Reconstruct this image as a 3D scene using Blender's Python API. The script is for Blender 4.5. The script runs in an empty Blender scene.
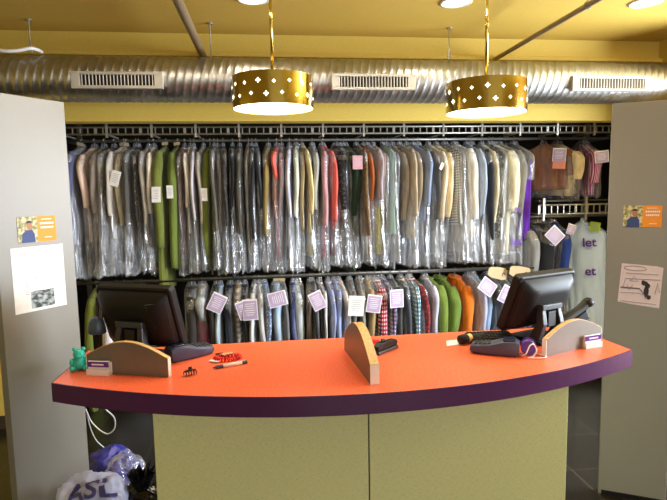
import bpy, bmesh, math, random
from mathutils import Vector, Matrix, noise
PI = math.pi
S = bpy.context.scene
COL = S.collection
sin, cos = math.sin, math.cos

# ------------------------------------------------------------------ materials
def lin(c):
    return tuple((v/255/12.92) if v/255 <= .04045 else ((v/255+.055)/1.055)**2.4 for v in c)

class NT:
    def __init__(s, name):
        s.m = bpy.data.materials.new(name); s.m.use_nodes = True
        s.t = s.m.node_tree; s.t.nodes.clear()
        s.out = s.n('ShaderNodeOutputMaterial')
    def n(s, kind, **kw):
        nd = s.t.nodes.new(kind)
        for k, v in kw.items():
            if k.startswith('i_'):
                nd.inputs[k[2:].replace('_', ' ')].default_value = v
            else:
                setattr(nd, k, v)
        return nd
    def l(s, a, b): s.t.links.new(a, b)
    def coords(s, scale=(1, 1, 1), rot=(0, 0, 0)):
        tc = s.n('ShaderNodeTexCoord'); mp = s.n('ShaderNodeMapping')
        mp.inputs['Scale'].default_value = scale; mp.inputs['Rotation'].default_value = rot
        s.l(tc.outputs['Object'], mp.inputs['Vector']); return mp.outputs['Vector']
    def bsdf(s, color=None, rough=.5, metal=0, spec=.5):
        b = s.n('ShaderNodeBsdfPrincipled')
        if color is not None: b.inputs['Base Color'].default_value = (*lin(color), 1)
        b.inputs['Roughness'].default_value = rough; b.inputs['Metallic'].default_value = metal
        b.inputs['Specular IOR Level'].default_value = spec
        s.l(b.outputs[0], s.out.inputs[0]); return b
    def bump(s, b, h, strength=.3, dist=.01):
        bp = s.n('ShaderNodeBump'); bp.inputs['Strength'].default_value = strength; bp.inputs['Distance'].default_value = dist
        s.l(h, bp.inputs['Height']); s.l(bp.outputs[0], b.inputs['Normal'])
    def mixc(s, fac, a, b):
        r = s.n('ShaderNodeMix', data_type='RGBA')
        for sock, v in ((r.inputs[6], a), (r.inputs[7], b)):
            if isinstance(v, (tuple, list)): sock.default_value = (*lin(v), 1)
            else: s.l(v, sock)
        s.l(fac, r.inputs[0]); return r.outputs[2]
    def ramp(s, fac, p0, p1, interp='LINEAR'):
        r = s.n('ShaderNodeValToRGB'); r.color_ramp.interpolation = interp
        r.color_ramp.elements[0].position = p0; r.color_ramp.elements[1].position = p1
        s.l(fac, r.inputs[0]); return r.outputs[0]

_cache = {}
def plain(name, color, rough=.5, metal=0, spec=.5, nscale=0, nstr=.1):
    if name in _cache: return _cache[name]
    t = NT(name); b = t.bsdf(color, rough, metal, spec)
    v = t.coords()
    nz = t.n('ShaderNodeTexNoise', i_Scale=nscale or 40.0); t.l(v, nz.inputs['Vector'])
    t.l(t.mixc(t.ramp(nz.outputs[0], .3, .7), tuple(c*.985 for c in color), tuple(min(255, c*1.015) for c in color)), b.inputs['Base Color'])
    if nscale: t.bump(b, nz.outputs[0], nstr, .004)
    _cache[name] = t.m; return t.m

def emit(name, color, strength):
    t = NT(name); e = t.n('ShaderNodeEmission'); e.inputs[0].default_value = (*lin(color), 1); e.inputs[1].default_value = strength
    t.l(e.outputs[0], t.out.inputs[0]); return t.m

def cloth(color, pattern='plain', color2=None):
    key = ('cloth', tuple(color), pattern, color2)
    if key in _cache: return _cache[key]
    t = NT('cloth_' + pattern); b = t.bsdf(color, .85, 0, .25)
    b.inputs['Sheen Weight'].default_value = .15
    v = t.coords()
    fine = t.n('ShaderNodeTexNoise', i_Scale=14.0, i_Detail=4.0); t.l(t.coords((3, 3, .5)), fine.inputs['Vector'])
    base = t.mixc(t.ramp(fine.outputs[0], .3, .7), tuple(c*.86 for c in color), tuple(min(255, c*1.05) for c in color))
    c2 = color2 or (240, 240, 240)
    def wave(axis, sc):
        w = t.n('ShaderNodeTexWave', bands_direction=axis); w.inputs['Scale'].default_value = sc; t.l(v, w.inputs['Vector']); return w.outputs['Fac']
    if pattern == 'check':
        ck = t.n('ShaderNodeTexChecker'); ck.inputs['Scale'].default_value = 62; t.l(t.coords((1, .7, 1), (0.0, .78, 0)), ck.inputs['Vector'])
        base = t.mixc(ck.outputs['Fac'], base, c2)
    elif pattern == 'plaid':
        base = t.mixc(t.ramp(wave('Z', 9), .55, .6), base, c2)
        base = t.mixc(t.ramp(wave('Y', 16), .7, .75), base, (45, 45, 80))
    elif pattern == 'stripe':
        base = t.mixc(t.ramp(wave('Z', 7), .45, .55), base, c2)
    elif pattern == 'pin':
        base = t.mixc(t.ramp(wave('Y', 22), .6, .7), base, c2)
    elif pattern in ('print', 'dots'):
        vo = t.n('ShaderNodeTexVoronoi', i_Scale=38.0 if pattern == 'print' else 60.0); t.l(v, vo.inputs['Vector'])
        base = t.mixc(t.ramp(vo.outputs['Distance'], .28, .38), c2, base)
    t.l(base, b.inputs['Base Color']); t.bump(b, fine.outputs[0], .35, .012)
    _cache[key] = t.m; return t.m

def film(name, haze, color=(235, 238, 245), gloss_rough=.11):
    """clear dry cleaning film: mostly see-through, hazier where it is seen edge-on or where it bunches"""
    t = NT(name)
    nz = t.n('ShaderNodeTexNoise', i_Scale=9.0, i_Detail=5.0, i_Roughness=.65); t.l(t.coords((2.4, 2.4, .55)), nz.inputs['Vector'])
    cr = t.n('ShaderNodeTexVoronoi', i_Scale=30.0); t.l(t.coords((1, 1, .45)), cr.inputs['Vector'])
    ad = t.n('ShaderNodeMath', operation='ADD'); t.l(nz.outputs[0], ad.inputs[0])
    mu = t.n('ShaderNodeMath', operation='MULTIPLY'); mu.inputs[1].default_value = .45; t.l(cr.outputs['Distance'], mu.inputs[0]); t.l(mu.outputs[0], ad.inputs[1])
    bp = t.n('ShaderNodeBump'); bp.inputs['Strength'].default_value = .9; bp.inputs['Distance'].default_value = .02; t.l(ad.outputs[0], bp.inputs['Height'])
    gl = t.n('ShaderNodeBsdfGlossy'); gl.inputs['Roughness'].default_value = gloss_rough; gl.inputs[0].default_value = (.95, .96, 1, 1)
    df = t.n('ShaderNodeBsdfDiffuse'); df.inputs[0].default_value = (*lin(color), 1)
    t.l(bp.outputs[0], gl.inputs['Normal']); t.l(bp.outputs[0], df.inputs['Normal'])
    mx = t.n('ShaderNodeMixShader'); mx.inputs[0].default_value = .45; t.l(df.outputs[0], mx.inputs[1]); t.l(gl.outputs[0], mx.inputs[2])
    tr = t.n('ShaderNodeBsdfTransparent'); tr.inputs[0].default_value = (.97, .97, .97, 1)
    lw = t.n('ShaderNodeLayerWeight'); lw.inputs['Blend'].default_value = .35; t.l(bp.outputs[0], lw.inputs['Normal'])
    f1 = t.n('ShaderNodeMath', operation='MULTIPLY_ADD', use_clamp=True); f1.inputs[1].default_value = .5; f1.inputs[2].default_value = haze
    t.l(lw.outputs['Facing'], f1.inputs[0])
    f2 = t.n('ShaderNodeMath', operation='MULTIPLY', use_clamp=True)
    rg = t.n('ShaderNodeMapRange'); rg.inputs[1].default_value = .32; rg.inputs[2].default_value = .68; rg.inputs[3].default_value = .25; rg.inputs[4].default_value = 1.5
    t.l(nz.outputs[0], rg.inputs[0]); t.l(f1.outputs[0], f2.inputs[0]); t.l(rg.outputs[0], f2.inputs[1])
    m2 = t.n('ShaderNodeMixShader'); t.l(f2.outputs[0], m2.inputs[0]); t.l(tr.outputs[0], m2.inputs[1]); t.l(mx.outputs[0], m2.inputs[2])
    t.l(m2.outputs[0], t.out.inputs[0]); return t.m

# ------------------------------------------------------------------ mesh builder
class MB:
    def __init__(s): s.bm = bmesh.new()
    def box(s, c, d, rot=None):
        M = Matrix.Translation(c) @ (rot.to_4x4() if rot else Matrix()) @ Matrix.Diagonal((*d, 1))
        bmesh.ops.create_cube(s.bm, size=1, matrix=M); return s
    def cyl(s, p0, p1, r, n=16, r2=None):
        p0, p1 = Vector(p0), Vector(p1); d = p1-p0
        q = d.to_track_quat('Z', 'Y').to_matrix().to_4x4()
        bmesh.ops.create_cone(s.bm, cap_ends=True, segments=n, radius1=r, radius2=r if r2 is None else r2, depth=d.length,
                              matrix=Matrix.Translation((p0+p1)/2) @ q); return s
    def ball(s, c, d, n=16, rot=None):
        bmesh.ops.create_uvsphere(s.bm, u_segments=n, v_segments=max(6, n*2//3), radius=1,
            matrix=Matrix.Translation(c) @ (rot.to_4x4() if rot else Matrix()) @ Matrix.Diagonal((*d, 1))); return s
    def loft(s, rings, caps=True, close=True):
        vs = [[s.bm.verts.new(p) for p in r] for r in rings]
        n = len(vs[0])
        for a, b in zip(vs, vs[1:]):
            for i in range(n if close else n-1):
                j = (i+1) % n
                s.bm.faces.new((a[i], a[j], b[j], b[i]))
        if caps and close:
            s.bm.faces.new(list(reversed(vs[0]))); s.bm.faces.new(vs[-1])
        return s
    def tube(s, pts, r, n=8, caps=True):
        pts = [Vector(p) for p in pts]; rings = []; up = None
        for i, p in enumerate(pts):
            d = (pts[min(i+1, len(pts)-1)]-pts[max(i-1, 0)]).normalized()
            if up is None: up = d.orthogonal().normalized()
            up = (up-d*up.dot(d)).normalized(); sd = d.cross(up)
            rr = r[i] if isinstance(r, (list, tuple)) else r
            rings.append([p+(up*cos(2*PI*k/n)+sd*sin(2*PI*k/n))*rr for k in range(n)])
        return s.loft(rings, caps)
    def prism(s, poly, axis, a, b):
        """extrude polygon (2-tuples) along axis 'x','y','z' from a to b"""
        def P(p, h): return {'x': (h, p[0], p[1]), 'y': (p[0], h, p[1]), 'z': (p[0], p[1], h)}[axis]
        return s.loft([[P(p, a) for p in poly], [P(p, b) for p in poly]])
    def lathe(s, prof, n=32, c=(0, 0, 0), caps=True):
        return s.loft([[(c[0]+r*cos(2*PI*k/n), c[1]+r*sin(2*PI*k/n), c[2]+z) for k in range(n)] for r, z in prof], caps)
    def face(s, pts):
        s.bm.faces.new([s.bm.verts.new(p) for p in pts]); return s
    def done(s, name, mat, parent=None, smooth=False, bevel=0, loc=None, fix=True):
        if fix: bmesh.ops.recalc_face_normals(s.bm, faces=s.bm.faces)
        me = bpy.data.meshes.new(name); s.bm.to_mesh(me); s.bm.free()
        o = bpy.data.objects.new(name, me); COL.objects.link(o)
        if mat: me.materials.append(mat)
        if smooth:
            for p in me.polygons: p.use_smooth = True
        if bevel:
            m = o.modifiers.new('Bevel', 'BEVEL'); m.width = bevel; m.segments = 3; m.limit_method = 'ANGLE'; m.harden_normals = False
        if parent: o.parent = parent
        if loc: o.location = loc
        return o

def smooth_angle(o, deg=40):
    me = o.data
    for p in me.polygons: p.use_smooth = True
    bm = bmesh.new(); bm.from_mesh(me)
    for e in bm.edges:
        if len(e.link_faces) == 2 and e.calc_face_angle() > math.radians(deg): e.smooth = False
    bm.to_mesh(me); bm.free(); return o

def spline(p, n=8):
    p = [Vector(q) for q in p]; r = []
    for i in range(len(p)-1):
        a, b, c, d = p[max(i-1, 0)], p[i], p[i+1], p[min(i+2, len(p)-1)]
        for k in range(n):
            t = k/n; r.append(.5*((2*b)+(c-a)*t+(2*a-5*b+4*c-d)*t*t+(3*b-a-3*c+d)*t**3))
    return r+[p[-1]]
def thing(name, label, cat, loc=(0, 0, 0), rz=0, group=None):
    o = bpy.data.objects.new(name, None); COL.objects.link(o); o.location = loc; o.rotation_euler = (0, 0, rz)
    o.empty_display_size = .05
    return tag(o, label, cat, group)
def tag(o, label, cat, group=None):
    o['label'] = label; o['category'] = cat
    if group: o['group'] = group
    return o
def struct(o): o['kind'] = 'structure'; return o

def lettering(txt, size, mat, parent, loc, rot, extrude=.0004, name='lettering'):
    cu = bpy.data.curves.new('letters', 'FONT'); cu.body = txt; cu.size = size; cu.extrude = extrude; cu.align_x = 'CENTER'; cu.align_y = 'CENTER'; cu.offset = size*.02
    tmp = bpy.data.objects.new('letters', cu); COL.objects.link(tmp)
    dg = bpy.context.evaluated_depsgraph_get(); dg.update()
    me = bpy.data.meshes.new_from_object(tmp.evaluated_get(dg))
    bpy.data.objects.remove(tmp); bpy.data.curves.remove(cu)
    me.materials.clear(); me.materials.append(mat)
    o = bpy.data.objects.new(name, me); COL.objects.link(o); o.parent = parent; o.location = loc; o.rotation_euler = rot
    return o

# ------------------------------------------------------------------ camera
cam = bpy.data.cameras.new('camera'); co = bpy.data.objects.new('camera', cam); COL.objects.link(co)
cam.sensor_fit = 'HORIZONTAL'; cam.sensor_width = 36; cam.lens = 540/667*36; cam.clip_start = .05
yw, pt, rl = math.radians(7), math.radians(6.2), math.radians(1.0)
f = Vector((sin(yw)*cos(pt), cos(yw)*cos(pt), -sin(pt))); rt = Vector((cos(yw), -sin(yw), 0)); up = rt.cross(f)
R_ = rt*cos(rl)-up*sin(rl); U_ = rt*sin(rl)+up*cos(rl)
M = Matrix((R_, U_, -f)).transposed().to_4x4(); M.translation = (0, 0, 1.7); co.matrix_world = M
S.camera = co

# ------------------------------------------------------------------ materials of the place
CEIL = plain('ceiling_paint', (206, 172, 78), .6, nscale=60, nstr=.06)
WALL = plain('yellow_wall_paint', (216, 186, 84), .7, nscale=60, nstr=.06)
DARKW = plain('back_room_shade_paint', (70, 62, 50), .9, nscale=30)  # shade of the back room put into the wall colour
WHITEP = plain('white_paint', (225, 222, 215), .6)
LAM = plain('grey_laminate', (138, 135, 128), .42, nscale=180, nstr=.02)
BLACK = plain('black_plastic', (20, 18, 17), .5, 0, .3)
BLACKR = plain('black_rubber', (20, 19, 20), .6)
GREYD = plain('dark_grey_plastic', (52, 54, 60), .4)
SLATE = plain('slate_grey_plastic', (66, 70, 96), .4)
NAVYP = plain('navy_plastic', (26, 34, 62), .3)
STEEL = plain('painted_steel_rail', (158, 156, 150), .35, .6)
CHROME = plain('hanger_wire', (190, 186, 178), .4, .5)
GALV = None
t = NT('galvanised_steel'); b = t.bsdf((170, 168, 164), .36, 1.0)
nz = t.n('ShaderNodeTexNoise', i_Scale=7.0, i_Detail=3.0); t.l(t.coords((1, 1, 1)), nz.inputs['Vector'])
t.l(t.mixc(t.ramp(nz.outputs[0], .3, .7), (164, 163, 160), (196, 195, 192)), b.inputs['Base Color'])
vo = t.n('ShaderNodeTexVoronoi', i_Scale=22.0); t.l(t.coords(), vo.inputs['Vector'])
mr = t.n('ShaderNodeMapRange'); mr.inputs[3].default_value = .3; mr.inputs[4].default_value = .46; t.l(vo.outputs['Color'], mr.inputs[0]); t.l(mr.outputs[0], b.inputs['Roughness'])
GALV = t.m
BRASS = plain('polished_brass', (206, 184, 104), .12, 1.0)
t = NT('orange_laminate'); b = t.bsdf((238, 92, 48), .33)
nz = t.n('ShaderNodeTexNoise', i_Scale=130.0, i_Detail=3.0); t.l(t.coords(), nz.inputs['Vector'])
t.l(t.mixc(t.ramp(nz.outputs[0], .38, .62), (236, 92, 54), (252, 124, 82)), b.inputs['Base Color']); ORANGE = t.m
PURPLE = plain('purple_edge_band', (84, 40, 82), .3)
t = NT('green_woven_laminate'); b = t.bsdf((160, 158, 100), .5)
n1 = t.n('ShaderNodeTexNoise', i_Scale=10.0, i_Detail=4.0); t.l(t.coords((6, 6, 60)), n1.inputs['Vector'])
n2 = t.n('ShaderNodeTexNoise', i_Scale=10.0, i_Detail=4.0); t.l(t.coords((60, 60, 6)), n2.inputs['Vector'])
ad = t.n('ShaderNodeMath', operation='ADD'); t.l(n1.outputs[0], ad.inputs[0]); t.l(n2.outputs[0], ad.inputs[1])
t.l(t.mixc(t.ramp(ad.outputs[0], .82, 1.2), (204, 204, 134), (222, 220, 160)), b.inputs['Base Color']); GREENL = t.m
t = NT('light_wood_edge'); b = t.bsdf((214, 176, 116), .45)
w = t.n('ShaderNodeTexNoise', i_Scale=20.0, i_Detail=4.0); t.l(t.coords((1, 8, 8)), w.inputs['Vector'])
t.l(t.mixc(t.ramp(w.outputs[0], .3, .7), (196, 156, 96), (226, 190, 132)), b.inputs['Base Color']); WOOD = t.m
t = NT('dark_floor_tile'); b = t.bsdf((44, 36, 26), .3)
br = t.n('ShaderNodeTexBrick'); br.offset = 0; br.inputs['Scale'].default_value = 1; br.inputs['Brick Width'].default_value = .435; br.inputs['Row Height'].default_value = .435
br.inputs['Mortar Size'].default_value = .004; br.inputs['Mortar Smooth'].default_value = .1
br.inputs['Color1'].default_value = (*lin((33, 29, 23)), 1); br.inputs['Color2'].default_value = (*lin((29, 25, 20)), 1); br.inputs['Mortar'].default_value = (*lin((62, 56, 44)), 1)
tc = t.n('ShaderNodeTexCoord'); mp = t.n('ShaderNodeMapping'); mp.inputs['Location'].default_value = (.39, -.29, 0)
t.l(tc.outputs['Object'], mp.inputs['Vector']); t.l(mp.outputs[0], br.inputs['Vector']); t.l(br.outputs['Color'], b.inputs['Base Color']); FLOORM = t.m
PAPER = plain('white_paper', (244, 244, 246), .8)
LILAC = plain('lilac_paper', (186, 166, 206), .8)
LILACP = plain('pale_lilac_paper', (222, 206, 216), .8)
INK = plain('purple_ink', (96, 70, 140), .7)
INKG = plain('grey_ink', (178, 178, 186), .8)
INKD = plain('dark_ink', (52, 50, 60), .8)
PURP = plain('purple_print', (92, 44, 150), .5)
TEAL = plain('teal_glaze', (52, 190, 172), .18)
KRAFT = plain('beige_card', (200, 178, 140), .8)
WHITEPL = plain('white_plastic', (232, 232, 230), .35)
REDP = plain('red_plastic', (214, 40, 44), .35)
FILM = film('clear_garment_film', .2)
FILMT = film('thin_garment_film', .07)
FILMW = plain('milky_garment_cover', (206, 224, 246), .3, 0, .5, nscale=10, nstr=.25)
BAGW = plain('white_bag_plastic', (200, 206, 244), .35, nscale=9, nstr=.3)
BAGB = plain('black_bin_bag_film', (14, 14, 17), .16, nscale=14, nstr=.5)
BAGBL = plain('blue_bag_plastic', (50, 54, 150), .25, nscale=12, nstr=.4)

# ------------------------------------------------------------------ the room
def slab(name, c, d, mat, bevel=0): return struct(MB().box(c, d).done(name, mat, bevel=bevel))
XL, XR, YF, YB, H = -4.4, 4.3, -3.6, 6.0, 2.84
slab('floor', ((XL+XR)/2, (YF+YB)/2, -.05), (XR-XL+.4, YB-YF+.4, .1), FLOORM)
slab('ceiling', ((XL+XR)/2, (YF+YB)/2, H+.05), (XR-XL+.4, YB-YF+.4, .1), CEIL)
slab('wall_left', (XL-.06, (YF+YB)/2, H/2), (.12, YB-YF, H), WALL)
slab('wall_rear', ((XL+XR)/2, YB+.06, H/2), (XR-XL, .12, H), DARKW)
# wall behind the duct, with the wide opening of the garment bay
m = MB(); WY, WT = 4.1, .14
m.box(((XL-1.62)/2, WY+WT/2, H/2), (-1.62-XL, WT, H))
m.box(((3.12+XR)/2, WY+WT/2, H/2), (XR-3.12, WT, H))
m.box(((-1.62+3.12)/2, WY+WT/2, (2.225+H)/2), (4.74, WT, H-2.225))
struct(m.done('wall_back', WALL))
slab('trim_1', ((XL+XR)/2, WY-.02, 2.69), (XR-XL, .04, .03), WALL, .004)
slab('baseboard_back', ((XL-1.62)/2, WY-.008, .05), (-1.62-XL, .016, .1), plain('dark_base', (60, 46, 30), .6), .003)
# right wall and shop front, both with large daylight openings
m = MB(); oy0, oy1, oz0, oz1 = 1.4, 3.3, .8, 2.45
m.box((XR+.06, (YF+oy0)/2, H/2), (.12, oy0-YF, H)); m.box((XR+.06, (oy1+YB)/2, H/2), (.12, YB-oy1, H))
m.box((XR+.06, (oy0+oy1)/2, oz0/2), (.12, oy1-oy0, oz0)); m.box((XR+.06, (oy0+oy1)/2, (oz1+H)/2), (.12, oy1-oy0, H-oz1))
struct(m.done('wall_right', WALL))
m = MB(); fx0, fx1 = -.9, 3.6
m.box(((XL+fx0)/2, YF-.06, H/2), (fx0-XL, .12, H)); m.box(((fx1+XR)/2, YF-.06, H/2), (XR-fx1, .12, H))
m.box(((fx0+fx1)/2, YF-.06, .15), (fx1-fx0, .12, .3)); m.box(((fx0+fx1)/2, YF-.06, (2.5+H)/2), (fx1-fx0, .12, H-2.5))
struct(m.done('wall_front', WALL))
slab('wall_light_blocker', (3.2, 3.75, H/2), (.1, .7, H), WALL)  # unseen stub wall added to keep window light off the right-hand garments
m = MB()
for y in (oy0+.03, 2.3, oy1-.03): m.box((XR+.06, y, (oz0+oz1)/2), (.06, .06, oz1-oz0))
for z in (oz0+.03, oz1-.03): m.box((XR+.06, (oy0+oy1)/2, z), (.06, oy1-oy0, .06))
struct(m.done('window_1', GREYD))
m = MB()
for x in (fx0+.03, .6, 2.1, fx1-.03): m.box((x, YF-.06, 1.4), (.06, .06, 2.2))
for z in (.33, 2.47): m.box(((fx0+fx1)/2, YF-.06, z), (fx1-fx0, .06, .06))
struct(m.done('window_2', GREYD))

# ------------------------------------------------------------------ spiral duct
def build_duct():
    o = thing('spiral_duct', 'round galvanised spiral air duct running under the yellow ceiling across the shop', 'duct', (0, 3.85, 2.465))
    x0, x1, R, p = -3.2, XR-.01, .146, .052
    nx, n = int((x1-x0)/p*7), 56
    rings = []
    for i in range(nx+1):
        x = x0+(x1-x0)*i/nx; r = []
        for k in range(n):
            th = 2*PI*k/n
            ph = (x/p+4*k/n) % 1
            h = .006*max(0, 1-abs(ph-.5)/.17)
            r.append((x, (R+h)*cos(th), (R+h)*sin(th)))
        rings.append(r)
    MB().loft(rings, caps=False).done('duct_shell', GALV, o, smooth=True)
    lm = plain('vent_enamel', (182, 176, 164), .4, .2)
    bk = plain('vent_shadow_gap', (16, 14, 12), .9)
    for xa, xb in ((-1.2, -.635), (.46, 1.035), (2.175, 2.78)):
        c = (xa+xb)/2; w = xb-xa; hh = .105; y = -.158; z = -.035
        fr = MB()
        fr.box((c, y, z+hh/2-.009), (w, .03, .018)).box((c, y, z-hh/2+.009), (w, .03, .018))
        for s in (-1, 1): fr.box((c+s*(w/2-.027), y, z), (.054, .03, hh-.036))
        fo = fr.done('vent_frame', lm, o, bevel=.002)
        MB().box((c, y+.008, z), (w-.1, .004, hh-.03)).done('vent_shade_sheet', bk, fo)  # near-black sheet, the shade behind the louvres put into its colour
        lv = MB(); k = int((w-.11)/.021)
        for i in range(k):
            lv.box((c-(w-.11)/2+(i+.5)*(w-.11)/k, y-.004, z), (.0055, .016, hh-.036), Matrix.Rotation(.22, 3, 'Z'))
        lv.done('vent_louvres', lm, fo)
    return o
build_duct()
for i, (x, lab) in enumerate(((-1.49, 'thin wire duct hanger above the left duct vent near the white cable'),
                              (-.34, 'thin wire duct hanger beside the left sprinkler pipe, left of the first pendant'),
                              (1.33, 'thin wire duct hanger over the duct between middle vent and right pendant'))):
    o = thing('duct_hanger', lab, 'hanger', (x, 3.85, 2.61), 0, 'wire hangers holding the duct')
    MB().cyl((0, 0, .222), (0, 0, .23), .02, 12).done('ceiling_plate', STEEL, o)
    MB().tube([(0, 0, .225), (0, 0, .1)], .004, 6).done('rod', STEEL, o)
    MB().tube([(0, -.04, -.005), (0, 0, .1), (0, .04, -.005)], .0025, 6).done('wire_loop', STEEL, o)
tag(MB().tube(spline([(-3.0, 3.74, 2.838), (-2.3, 3.72, 2.8), (-1.9, 3.72, 2.72), (-1.76, 3.72, 2.67), (-1.68, 3.71, 2.63), (-1.6, 3.7, 2.606), (-1.52, 3.71, 2.61), (-1.44, 3.74, 2.632), (-1.41, 3.82, 2.628)]), .011, 8).done('white_cable', WHITEPL, smooth=True),
    'slack white cable drooping over the left end of the silver duct', 'cable')

# ------------------------------------------------------------------ sprinkler pipes
PIPEM = plain('painted_pipe', (158, 136, 110), .45, .2)
def pipe(x, lab, r, hy):
    o = thing('sprinkler_pipe', lab, 'pipe', (x, 0, 2.68), 0, 'sprinkler pipes under the ceiling')
    MB().cyl((0, YF, 0), (0, WY, 0), r, 20).done('pipe_run', PIPEM, o, smooth=True)
    for y in hy:
        MB().cyl((0, y, r), (0, y, .16), .004, 8).done('hanger_rod', STEEL, o)
        MB().tube([(r*1.15*sin(a), y, r*1.15*cos(a)) for a in [k*PI/8 for k in range(17)]], .004, 6).done('hanger_ring', STEEL, o)
pipe(-.415, 'thick grey-brown sprinkler pipe above the duct, left of the left pendant', .026, (.9,))
pipe(1.765, 'thin brown sprinkler pipe with a ring hanger, right of the right pendant', .016, (.7, 2.86))

# ------------------------------------------------------------------ ceiling downlights
WARM = emit('warm_lamp', (255, 236, 200), 9)
for x, y, lab in ((-.04, 3.36, 'small round recessed ceiling light above the left pendant'),
                  (1.19, 3.33, 'round recessed ceiling light just left of the right pendant cord'),
                  (2.39, 3.25, 'round recessed ceiling light at the far right above the right vent'),
                  (-.6, 2.35, None), (.75, 2.35, None), (2.75, 2.35, None)):  # out-of-view row, added to brighten the shoulders of the hanging clothes
    o = thing('ceiling_downlight', lab or 'ceiling light added above the counter to light the clothes, out of the picture', 'ceiling light', (x, y, H), 0, 'recessed ceiling lights')
    MB().lathe([(.098, 0), (.098, -.006), (.083, -.01), (.080, -.002), (.080, 0)], 32, caps=False).done('trim_ring', WHITEP, o, smooth=True)
    MB().lathe([(.001, -.003), (.079, -.003), (.079, -.001), (.001, -.001)], 32).done('lens', WARM, o)
    l = bpy.data.lights.new('downlight_beam', 'SPOT'); l.energy = 24 if y > 3 else 40; l.color = (1, .84, .62); l.spot_size = math.radians(150 if y > 3 else 176); l.spot_blend = .9 if y > 3 else .3; l.shadow_soft_size = .08
    lo = bpy.data.objects.new('downlight_beam', l); COL.objects.link(lo); lo.location = (x, y, H-.02)

# ------------------------------------------------------------------ pendants
DIFF = emit('pendant_diffuser', (255, 240, 210), 18)
HOLE = emit('pendant_cutout_glow', (255, 246, 224), 5)
def pendant(x, y, zb, lab):
    o = thing('pendant_lamp', lab, 'pendant lamp', (x, y, zb), 0, 'brass drum pendants over the counter')
    R, h = .197, .148
    smooth_angle(MB().lathe([(R, 0), (R, h), (R-.004, h), (R-.004, 0), (R, 0)], 64, caps=False).done('drum_shade', BRASS, o))
    MB().lathe([(.0005, .006), (R-.005, .006), (R-.005, .011), (.0005, .011)], 64).done('diffuser', DIFF, o)
    MB().lathe([(.0005, h-.012), (R-.005, h-.012), (R-.005, h-.008), (.0005, h-.008)], 48).done('top_plate', BRASS, o)
    st = MB()
    for k in range(17):
        for row in range(2):
            a = 2*PI*(k+.5*row)/17+.1; z = .045+.055*row+.006*sin(k*3.1)
            s = .0095 if (k+row) % 3 else .013
            c = Vector((cos(a), sin(a), 0)); u = Vector((-sin(a), cos(a), 0)); w = Vector((0, 0, 1))
            pts = [c*(R+.0012)+Vector((0, 0, z))+(u*cos(PI*j/4)+w*sin(PI*j/4))*(s if j % 2 == 0 else s*.5) for j in range(8)]
            st.face(pts)
    st.done('star_pattern', HOLE, o)
    MB().cyl((0, 0, h-.008), (0, 0, H-zb), .008, 12).done('stem', BRASS, o, smooth=True)
    MB().lathe([(.012, .0), (.02, .02), (.02, .035), (.008, .045)], 20, (0, 0, h-.01)).done('collar', BRASS, o, smooth=True)
    MB().lathe([(.06, H-zb), (.06, H-zb-.02), (.01, H-zb-.03)], 24).done('ceiling_rose', BRASS, o, smooth=True)
pendant(.05, 2.72, 2.105, 'brass drum pendant lamp with star cutouts before the left half of the rack')
pendant(1.107, 2.65, 2.076, 'brass drum pendant lamp with star cutouts hanging nearer the right partition')

# ------------------------------------------------------------------ wing partitions
def wing(px, py, ang, s, w, lab):
    a = math.radians(ang); d = Vector((s*sin(a), -cos(a), 0))
    rz = math.atan2(d.y, d.x)
    o = thing('partition_wing', lab, 'partition', (px, py, 0), rz)
    face = 1 if s < 0 else -1       # local +y side seen for the left wing, -y for the right one
    th = .045; off = -face*th/2
    MB().box((w/2, off, 1.0625), (w, th, 2.125)).done('partition_board', LAM, o, bevel=.002)
    MB().box((w/2, off, .012), (w-.03, th+.012, .024)).done('foot_rail', BLACK, o)
    return o, face, rz
LW, lf, lrz = wing(-.9, 2.65, 36, -1, .352, 'tall pale grey partition board at the left end of the counter')
RW, rf, rrz = wing(1.79, 2.65, 61, 1, .325, 'tall grey-brown partition board in shade at the right end of the counter')

def on_wing(W, face, rz, s, z, out):
    b = Vector(W.location); d = Vector((cos(rz), sin(rz), 0)); n = Vector((-sin(rz), cos(rz), 0))*face
    return b+d*s+n*out+Vector((0, 0, z)), (rz if face < 0 else rz+PI)

def flat(m, x0, z0, x1, z1, y): return m.box(((x0+x1)/2, y, (z0+z1)/2), (abs(x1-x0), .0004, abs(z1-z0)))
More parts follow.
